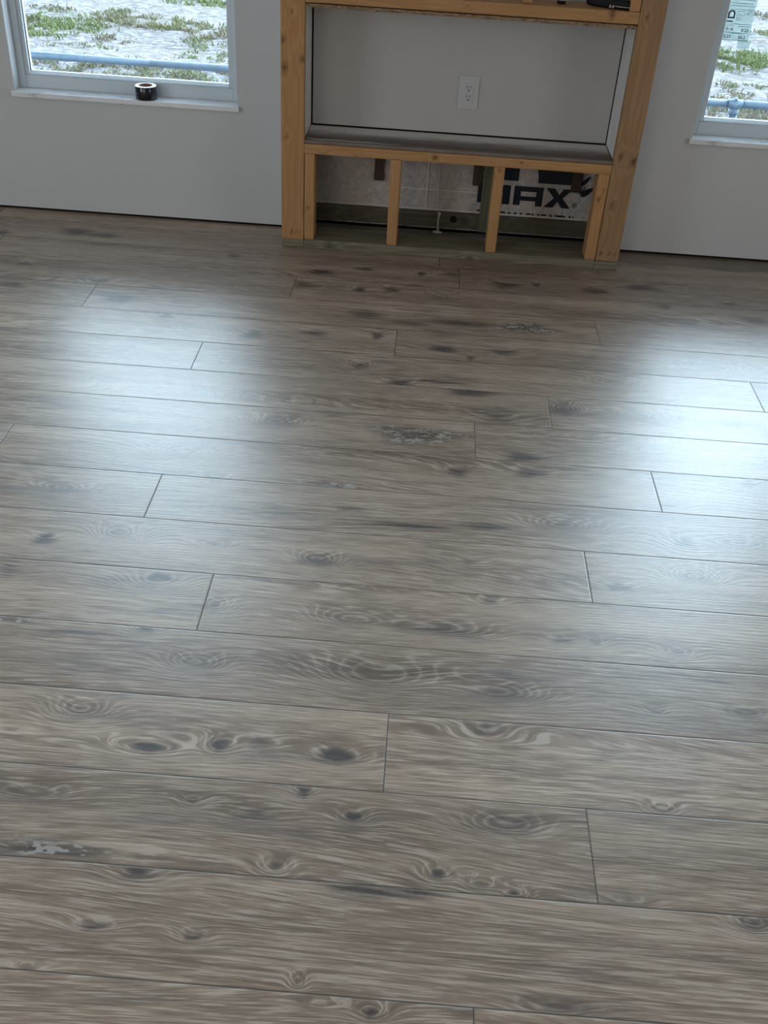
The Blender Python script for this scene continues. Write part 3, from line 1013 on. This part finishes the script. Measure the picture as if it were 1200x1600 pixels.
# the cut-off bottoms of the larger mark above
ink('mark', [R4(0.962, 1.0785, 0.2610, 0.345)])
ink('mark', [[(1.160, 0.2585), (1.303, 0.2585), (1.303, 0.345), (1.136, 0.345), (1.152, 0.310), (1.158, 0.285)]])
# leaf
def leaf(cx, cz, L, Wd, ang):
    pts = []
    for i in range(24):
        t = 2 * math.pi * i / 24
        a = math.cos(t) * L
        b = math.sin(t) * Wd * (1 - 0.35 * math.cos(t))
        pts.append((cx + a * math.cos(ang) - b * math.sin(ang), cz + a * math.sin(ang) + b * math.cos(ang)))
    return pts
ink('leaf', [leaf(1.363, 0.2355, 0.030, 0.0115, R(35))])
ink('leaf', [leaf(1.352, 0.2800, 0.026, 0.008, R(48))])
ink('stem', [[(1.330, 0.226), (1.334, 0.224), (1.356, 0.252), (1.353, 0.255)]])
text_obj('letter', '\u00ae', 1.3085, IY1, 0.1665, 0.0215, 0.0215, M['ink'], o, 0.006)
W_ = 'THERMASHEATH'
text_obj('lettering', W_, 0.922, IY1, 0.0985, 0.0335, 0.391, M['ink'], o, 0.03)
text_obj('lettering', '\u00ae', 1.318, IY1, 0.119, 0.013, 0.011, M['ink'], o, 0.01)

o = box_obj('seam_tape', (0.19, 1.355, SY - 0.0022, SY - 0.0014, 0.060, 0.1240), M['seam_tape'])
tag(o, 'pale tape strip along the bottom of the foam sheathing', 'tape')
for k, (x0, x1, z0, z1, lab) in enumerate(((0.60, 0.918, 0.200, 0.206, 'faint level tape seam on the blank foam sheathing'),
                                           (0.705, 0.711, 0.118, 0.40, 'faint upright tape seam on the foam sheathing, left of the pair'),
                                           (0.752, 0.757, 0.118, 0.40, 'faint upright tape seam on the foam sheathing, right of the pair'))):
    t_ = box_obj('seam_tape', (x0, x1, SY - 0.0042 - 0.0004 * k, SY - 0.0020 - 0.0004 * k, z0, z1), M['seam_tape'])
    tag(t_, lab, 'tape')

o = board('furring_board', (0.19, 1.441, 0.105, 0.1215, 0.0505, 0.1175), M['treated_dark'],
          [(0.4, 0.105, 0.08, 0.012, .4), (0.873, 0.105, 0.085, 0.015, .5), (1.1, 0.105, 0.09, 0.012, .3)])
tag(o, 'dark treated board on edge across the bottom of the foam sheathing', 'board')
bm = bmesh.new()
cyl(bm, (0, -0.0012, 0), (0, 0.002, 0), 0.0145, 24)
kh_ = mesh_obj('knot_hole', bm, M['dark'], o)
kh_.location = Vector((0.828, 0.105, 0.090)) - o.location
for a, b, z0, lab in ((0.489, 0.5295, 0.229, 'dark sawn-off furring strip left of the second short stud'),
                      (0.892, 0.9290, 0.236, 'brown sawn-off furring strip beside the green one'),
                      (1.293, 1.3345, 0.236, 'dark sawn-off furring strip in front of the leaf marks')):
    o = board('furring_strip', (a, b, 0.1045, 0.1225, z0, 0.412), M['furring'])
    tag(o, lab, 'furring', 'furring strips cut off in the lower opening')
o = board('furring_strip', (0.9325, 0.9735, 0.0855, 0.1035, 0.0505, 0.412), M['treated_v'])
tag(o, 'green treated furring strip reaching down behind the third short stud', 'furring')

# dribble of foam sealant
bm = bmesh.new()
pr = [(0.1175, 0.009), (0.112, 0.007), (0.10, 0.0042), (0.085, 0.0038), (0.07, 0.0036), (0.055, 0.0040), (0.046, 0.005), (0.0385, 0.006)]
prev = None
for i, (z, r_) in enumerate(pr):
    x = 0.766 + 0.0015 * math.sin(i * 1.3)
    ring = [bm.verts.new((x - 0.766 + r_ * math.cos(a), r_ * 0.8 * math.sin(a), z - 0.0385)) for a in [2 * math.pi * k / 12 for k in range(12)]]
    if prev:
        for k in range(12):
            bm.faces.new((ring[k], ring[(k + 1) % 12], prev[(k + 1) % 12], prev[k]))
    else:
        bm.faces.new(ring)
    prev = ring
bm.faces.new(prev[::-1])
o = mesh_obj('sealant_drip', bm, M['foam_drip'], None, True)
o.location = (0.766, 0.0995, 0.0385)
tag(o, 'thin cream dribble of foam sealant running down the dark treated board', 'sealant')
bm = bmesh.new()
bmesh.ops.create_icosphere(bm, subdivisions=3, radius=1.0)
for v in bm.verts:
    v.co = Vector((v.co.x * 0.020, v.co.y * 0.010, max(v.co.z, -0.2) * 0.006 + 0.0012)) * (1 + 0.25 * mnoise.noise(v.co * 2.5))
o2 = mesh_obj('sealant_pool', bm, M['foam_drip'], o, True)
o2.location = (-0.001, -0.021, 0.0005)

# ------------------------------------------------------------------ things on the upper rail
o = box_obj('wood_block', (0.994, 1.029, -0.070, -0.034, 0.9455, 0.985), M['pine_h'], None, 0.0015)
tag(o, 'small reddish wood offcut standing on the upper rail', 'block')
cup = thing('plastic_cap', 'small frosted plastic cap with a dark base on the upper rail', 'cap', (1.133, -0.035, 0.9455))
bm = bmesh.new()
lathe(bm, [(0.0, 0.012), (0.019, 0.012), (0.0205, 0.016), (0.0195, 0.042), (0.017, 0.044), (0.0165, 0.02), (0.0, 0.02)], 32)
mesh_obj('cap_body', bm, M['clear_grey'], cup, True)
bm = bmesh.new()
lathe(bm, [(0.0, 0.0), (0.014, 0.0), (0.015, 0.004), (0.015, 0.0115), (0.0, 0.0115)], 32)
mesh_obj('cap_base', bm, M['case'], cup, True)

cs = thing('zip_case', 'black soft case with pale piping lying on the right of the upper rail', 'case', (1.305, -0.052, 0.9455))
cs.rotation_euler = (0, 0, R(-20))


def superpill(bm, L, Wd, Hh, nz=14, n=56):
    rings = []
    for k in range(nz + 1):
        t = -1 + 2 * k / nz
        s = (1 - abs(t) ** 2.6) ** 0.5 * 0.12 + 0.88 if abs(t) < 1 else 0.80
        rg = []
        for i in range(n):
            a = 2 * math.pi * i / n
            ca, sa = math.cos(a), math.sin(a)
            x = math.copysign(abs(ca) ** 0.75, ca) * L * s
            taper = 0.72 + 0.28 * (x / L)
            y = math.copysign(abs(sa) ** 0.85, sa) * Wd * s * taper
            rg.append(bm.verts.new((x, y, (t + 1) * Hh / 2 + 0.0005)))
        rings.append(rg)
    for A, Bq in zip(rings[:-1], rings[1:]):
        for i in range(n):
            bm.faces.new((A[i], A[(i + 1) % n], Bq[(i + 1) % n], Bq[i]))
    bm.faces.new(rings[0][::-1])
    bm.faces.new(rings[-1])


bm = bmesh.new()
superpill(bm, 0.088, 0.030, 0.030)
mesh_obj('case_body', bm, M['case'], cs, True)
bm = bmesh.new()
n = 56
path = []
for i in range(n):
    a = 2 * math.pi * i / n
    ca, sa = math.cos(a), math.sin(a)
    x = math.copysign(abs(ca) ** 0.75, ca) * 0.089
    y = math.copysign(abs(sa) ** 0.85, sa) * 0.031 * (0.72 + 0.28 * (x / 0.089))
    path.append(Vector((x, y, 0.010)))
for i in range(n):
    if path[i].x > 0.0:
        cyl(bm, path[i], path[(i + 1) % n], 0.0013, 6)
mesh_obj('piping', bm, M['piping'], cs, True)
bm = bmesh.new()
for dx in (-0.006, 0.004):
    bmesh.ops.create_cone(bm, segments=10, radius1=0.004, radius2=0.001, depth=0.009, cap_ends=True,
                          matrix=Matrix.Translation((0.012 + dx, -0.0315, 0.010)))
mesh_obj('zip_pull', bm, M['piping'], cs)

# ------------------------------------------------------------------ tape roll on the left sill
tp = thing('tape_roll', 'roll of black shiny tape standing on the marble sill of the left window', 'tape', (-0.432, 0.1245, WZ0 + 0.0003))
ro, ri, hh = 0.0415, 0.0255, 0.050
bm = bmesh.new()
lathe(bm, [(ro - 0.002, 0.0), (ro, 0.0012), (ro + 0.0004, hh * 0.5), (ro, hh - 0.0025), (ro - 0.001, hh - 0.001)], 64)
for v in bm.verts:
    k = mnoise.noise(Vector((v.co.x * 50, v.co.y * 50, v.co.z * 40)))
    v.co.x *= 1 + 0.012 * k
    v.co.y *= 1 + 0.012 * k
mesh_obj('tape_film', bm, M['black_tape'], tp, True)
bm = bmesh.new()
lathe(bm, [(ri + 0.0025, 0.0005), (ro - 0.0025, 0.0002), (ro - 0.0025, hh - 0.002), (ro + 0.0002, hh - 0.0012), (ro - 0.0003, hh), (ri + 0.0025, hh)], 64, True)
mesh_obj('tape_layers', bm, M['tape_side'], tp, False)
bm = bmesh.new()
lathe(bm, [(ri, 0.0), (ri + 0.0025, 0.0), (ri + 0.0025, hh + 0.0008), (ri, hh + 0.0008)], 64, True)
mesh_obj('card_core', bm, M['cardboard'], tp, True)

# ------------------------------------------------------------------ energy label inside the right window
LY = 0.168 + 0.0215
lb = thing('window_label', 'pale green printed energy label stuck on the right window pane', 'label', (1.82, LY, 0.826))
LX0, LX1, LZ0, LZ1 = 1.770, 1.880, 0.826, 1.02
box_obj('label_sheet', (LX0, LX1, LY - 0.0008, LY - 0.0002, LZ0, LZ1), M['label'], lb)
box_obj('label_tab', (1.842, 1.890, LY - 0.0016, LY - 0.0010, 0.802, 0.830), M['label'], lb)


def lbox(name, polys):
    bm = bmesh.new()
    for p in polys:
        poly_prism(bm, [(x - 1.82, z - 0.826) for x, z in p], -0.0016, -0.0010)
    return mesh_obj(name, bm, M['label_ink'], lb)


# house-shaped mark: an arch standing on a bar
arch_o = [(1.7835, 0.902)] + [(1.7965 + 0.013 * math.cos(t), 0.918 + 0.013 * math.sin(t)) for t in [math.pi - math.pi * i / 10 for i in range(11)]] + [(1.8095, 0.902)]
arch_i = [(1.8040, 0.907)] + [(1.7965 + 0.0075 * math.cos(t), 0.917 + 0.0085 * math.sin(t)) for t in [math.pi * i / 10 for i in range(11)]] + [(1.7890, 0.907)]
polys = []
mid = len(arch_o)
bm = bmesh.new()
AO = [(x - 1.82, z - 0.826) for x, z in arch_o]
AI = [(x - 1.82, z - 0.826) for x, z in arch_i][::-1]
for i in range(len(AO) - 1):
    poly = [AO[i], AO[i + 1], AI[i + 1], AI[i]]
    poly_prism(bm, poly, -0.0016, -0.0010)
poly_prism(bm, [AO[0], AI[0], AI[-1], AO[-1]], -0.0016, -0.0010)
mesh_obj('label_mark', bm, M['label_ink'], lb)
lbox('label_bar', [R4(1.783, 1.806, 0.890, 0.8945)])
tx = 0
for s, x, z, w_ in (('0.16', 1.7875, 0.8605, 0.0265), ('0.22', 1.8450, 0.8580, 0.0275), ('0.33', 1.7835, 0.8345 + 0.0, 0.0265), ('50.2', 1.8390, 0.8335, 0.0275)):
    text_obj('number', s, x, LY - 0.0010, z, 0.0115, w_, M['label_ink'], lb, 0.02)
ru = []
for z, a, b in ((0.8835, 1.80, 1.878), (0.8775, 1.785, 1.812), (0.8765, 1.83, 1.874), (0.8545, 1.776, 1.868), (0.8515, 1.81, 1.86), (0.9275, 1.815, 1.842), (0.9335, 1.79, 1.876),
                (0.9455, 1.785, 1.874), (0.9545, 1.782, 1.868), (0.966, 1.786, 1.872), (0.978, 1.782, 1.84), (0.990, 1.786, 1.87), (0.8285, 1.775, 1.872)):
    ru.append(R4(a, b, z - 0.0007, z + 0.0007))
for k in range(5):
    ru.append(R4(1.815, 1.832 + 0.006 * (k % 2), 0.897 + k * 0.0052, 0.8982 + k * 0.0052))
lbox('label_rules', ru)

# ------------------------------------------------------------------ outside: ground, grass, fence
GZ = -1.0
bm = bmesh.new()
nx, ny = 130, 110
X0, X1, Y0, Y1 = -9.0, 11.0, 0.6, 22.0
g = []
for i in range(nx + 1):
    row = []
    for j in range(ny + 1):
        x = X0 + (X1 - X0) * i / nx
        y = Y0 + (Y1 - Y0) * (j / ny) ** 1.2
        z = GZ + 0.05 * mnoise.noise(Vector((x * 0.8, y * 0.9, 0))) + 0.03 * mnoise.noise(Vector((x * 3.1, y * 3.3, 5)))
        row.append(bm.verts.new((x, y, z)))
    g.append(row)
for i in range(nx):
    for j in range(ny):
        bm.faces.new((g[i][j], g[i + 1][j], g[i + 1][j + 1], g[i][j + 1]))
gr = mesh_obj('yard_ground', bm, M['ground'], None, True)
gr['kind'] = 'structure'


def gz(x, y):
    return GZ + 0.05 * mnoise.noise(Vector((x * 0.8, y * 0.9, 0))) + 0.03 * mnoise.noise(Vector((x * 3.1, y * 3.3, 5)))


def grass(patches, count, seed):
    rng = random.Random(seed)
    V, F, G = [], [], []
    for (cx, cy, rx, ry, tone, dens, hgt) in patches:
        for _ in range(int(count * dens * rx * ry)):
            a, rr = rng.uniform(0, 2 * math.pi), math.sqrt(rng.random()) * rng.uniform(0.6, 1.15)
            x, y = cx + rx * rr * math.cos(a), cy + ry * rr * math.sin(a)
            if mnoise.noise(Vector((x * 4.6, y * 3.4, seed))) + 0.5 * mnoise.noise(Vector((x * 13, y * 11, seed))) < rng.uniform(-0.25, 0.3):
                continue
            z = gz(x, y) - 0.01
            h = hgt * rng.uniform(0.3, 1.0)
            w = rng.uniform(0.006, 0.012)
            an = rng.uniform(0, math.pi)
            dx, dy = math.cos(an) * w, math.sin(an) * w
            lx, ly = rng.uniform(-1, 1) * h * 0.9, rng.uniform(-1, 1) * h * 0.9
            b = len(V)
            V += [(x - dx, y - dy, z), (x + dx, y + dy, z), (x + lx * 0.4 + dx * 0.7, y + ly * 0.4 + dy * 0.7, z + h * 0.7),
                  (x + lx * 0.4 - dx * 0.7, y + ly * 0.4 - dy * 0.7, z + h * 0.7), (x + lx, y + ly, z + h)]
            F += [(b, b + 1, b + 2, b + 3), (b + 3, b + 2, b + 4)]
            t = min(1, max(0, tone + rng.gauss(0, 0.22)))
            G += [t] * 5
    me = bpy.data.meshes.new('grass')
    me.from_pydata(V, [], F)
    at = me.attributes.new('gc', 'FLOAT', 'POINT')
    at.data.foreach_set('value', np.array(G, dtype=np.float32))
    me.materials.append(M['grass'])
    o = bpy.data.objects.new('grass', me)
    COL.objects.link(o)
    return o


GP = [(-3.9, 9.0, 0.75, 0.75, 0.85, 1.0, 0.07), (-4.35, 9.0, 0.35, 0.5, 0.1, 1.1, 0.06), (-3.1, 9.55, 0.6, 0.45, 0.35, 1.0, 0.06), (-2.5, 9.5, 0.55, 0.4, 0.55, 0.9, 0.07),
      (-2.0, 9.1, 0.45, 0.5, 0.3, 1.0, 0.06), (-1.95, 8.6, 0.4, 0.3, 0.8, 0.6, 0.06), (-2.5, 11.1, 0.6, 0.35, 0.9, 0.9, 0.07), (-3.1, 8.5, 0.35, 0.25, 0.2, 0.8, 0.05),
      (-3.4, 10.0, 0.4, 0.3, 0.5, 0.6, 0.06), (-1.7, 8.0, 0.5, 0.3, 0.75, 0.7, 0.05), (-4.2, 10.0, 0.4, 0.25, 0.25, 0.6, 0.05),
      (-2.4, 6.95, 1.9, 0.55, 0.45, 1.0, 0.06), (-1.5, 7.0, 0.7, 0.5, 0.65, 0.8, 0.06), (-3.3, 8.0, 0.5, 0.15, 0.4, 0.5, 0.05)]
GP2 = [(4.6, 9.85, 1.3, 0.75, 0.85, 1.2, 0.08), (4.1, 9.9, 0.5, 0.5, 0.75, 0.8, 0.07), (5.6, 11.6, 0.5, 0.3, 0.6, 0.8, 0.07), (3.9, 7.0, 1.2, 0.6, 0.3, 1.1, 0.06),
       (4.2, 8.3, 0.5, 0.25, 0.5, 0.7, 0.05), (3.8, 7.8, 0.7, 0.25, 0.3, 0.6, 0.05), (5.9, 13.2, 0.6, 0.4, 0.25, 0.5, 0.06)]
o = grass(GP, 7000, 3)
tag(o, 'patchy green and straw grass in the sand outside the left window', 'grass', None, 'stuff')
o = grass(GP2, 6000, 5)
tag(o, 'bright green and straw grass clumps outside the right window', 'grass', None, 'stuff')

FY, FZ = 2.0, 0.200
fn = thing('chain_link_fence', 'galvanised chain link fence with a round top rail outside both windows', 'fence', (0.5, FY, GZ))
bm = bmesh.new()
for a, b in ((-3.2, -0.9), (-0.9, 2.36), (2.44, 5.6)):
    cyl(bm, (a - 0.5, 0, FZ - GZ), (b - 0.5, 0, FZ - GZ), 0.0205, 20)
mesh_obj('top_rail', bm, M['metal'], fn, True)
for x in (-2.9, 2.4, 5.3):
    bm = bmesh.new()
    cyl(bm, (0, 0, 0), (0, 0, FZ - GZ - 0.055), 0.024, 20)
    p = mesh_obj('fence_post', bm, M['metal'], fn, True)
    p.location = (x - 0.5, 0, 0)
    bm = bmesh.new()
    cyl(bm, (0, 0, -0.055), (0, 0, -0.022), 0.027, 20)
    cyl(bm, (0, 0, -0.022), (0, 0, 0.018), 0.027, 20, 0.020)
    cyl(bm, (-0.04, 0, 0), (0.04, 0, 0), 0.0245, 20)
    cyl(bm, (0, 0, 0.018), (0, 0, 0.032), 0.016, 20, 0.008)
    c_ = mesh_obj('post_cap', bm, M['metal'], p, True)
    c_.location = (0, 0, FZ - GZ)
# diamond mesh below the rail
V, Fq = [], []
cell = 0.062
w_ = 0.0011
xL, xR, zL, zH = -2.0, 4.6, 0.05, FZ - GZ - 0.018
def wire(p, q):
    d = Vector(q) - Vector(p)
    d.normalize()
    nrm = Vector((-d.z, 0, d.x)) * w_
    y = Vector((0, w_, 0))
    b = len(V)
    P, Q = Vector(p), Vector(q)
    V.extend([P + nrm, P + y, P - nrm, P - y, Q + nrm, Q + y, Q - nrm, Q - y])
    Fq.extend([(b, b + 1, b + 5, b + 4), (b + 1, b + 2, b + 6, b + 5), (b + 2, b + 3, b + 7, b + 6), (b + 3, b, b + 4, b + 7)])
hgt = zH - zL
x = xL - hgt
while x < xR:
    a = max(x, xL); b = min(x + hgt, xR)
    if b > a:
        wire((a - 0.5, -0.028, zH - (a - x)), (b - 0.5, -0.028, zH - (b - x)))
        wire((a - 0.5, -0.030, zL + (a - x)), (b - 0.5, -0.030, zL + (b - x)))
    x += cell
me = bpy.data.meshes.new('chain_link')
me.from_pydata([tuple(v) for v in V], [], Fq)
me.materials.append(M['metal'])
cl = bpy.data.objects.new('chain_link', me)
COL.objects.link(cl)
cl.parent = fn
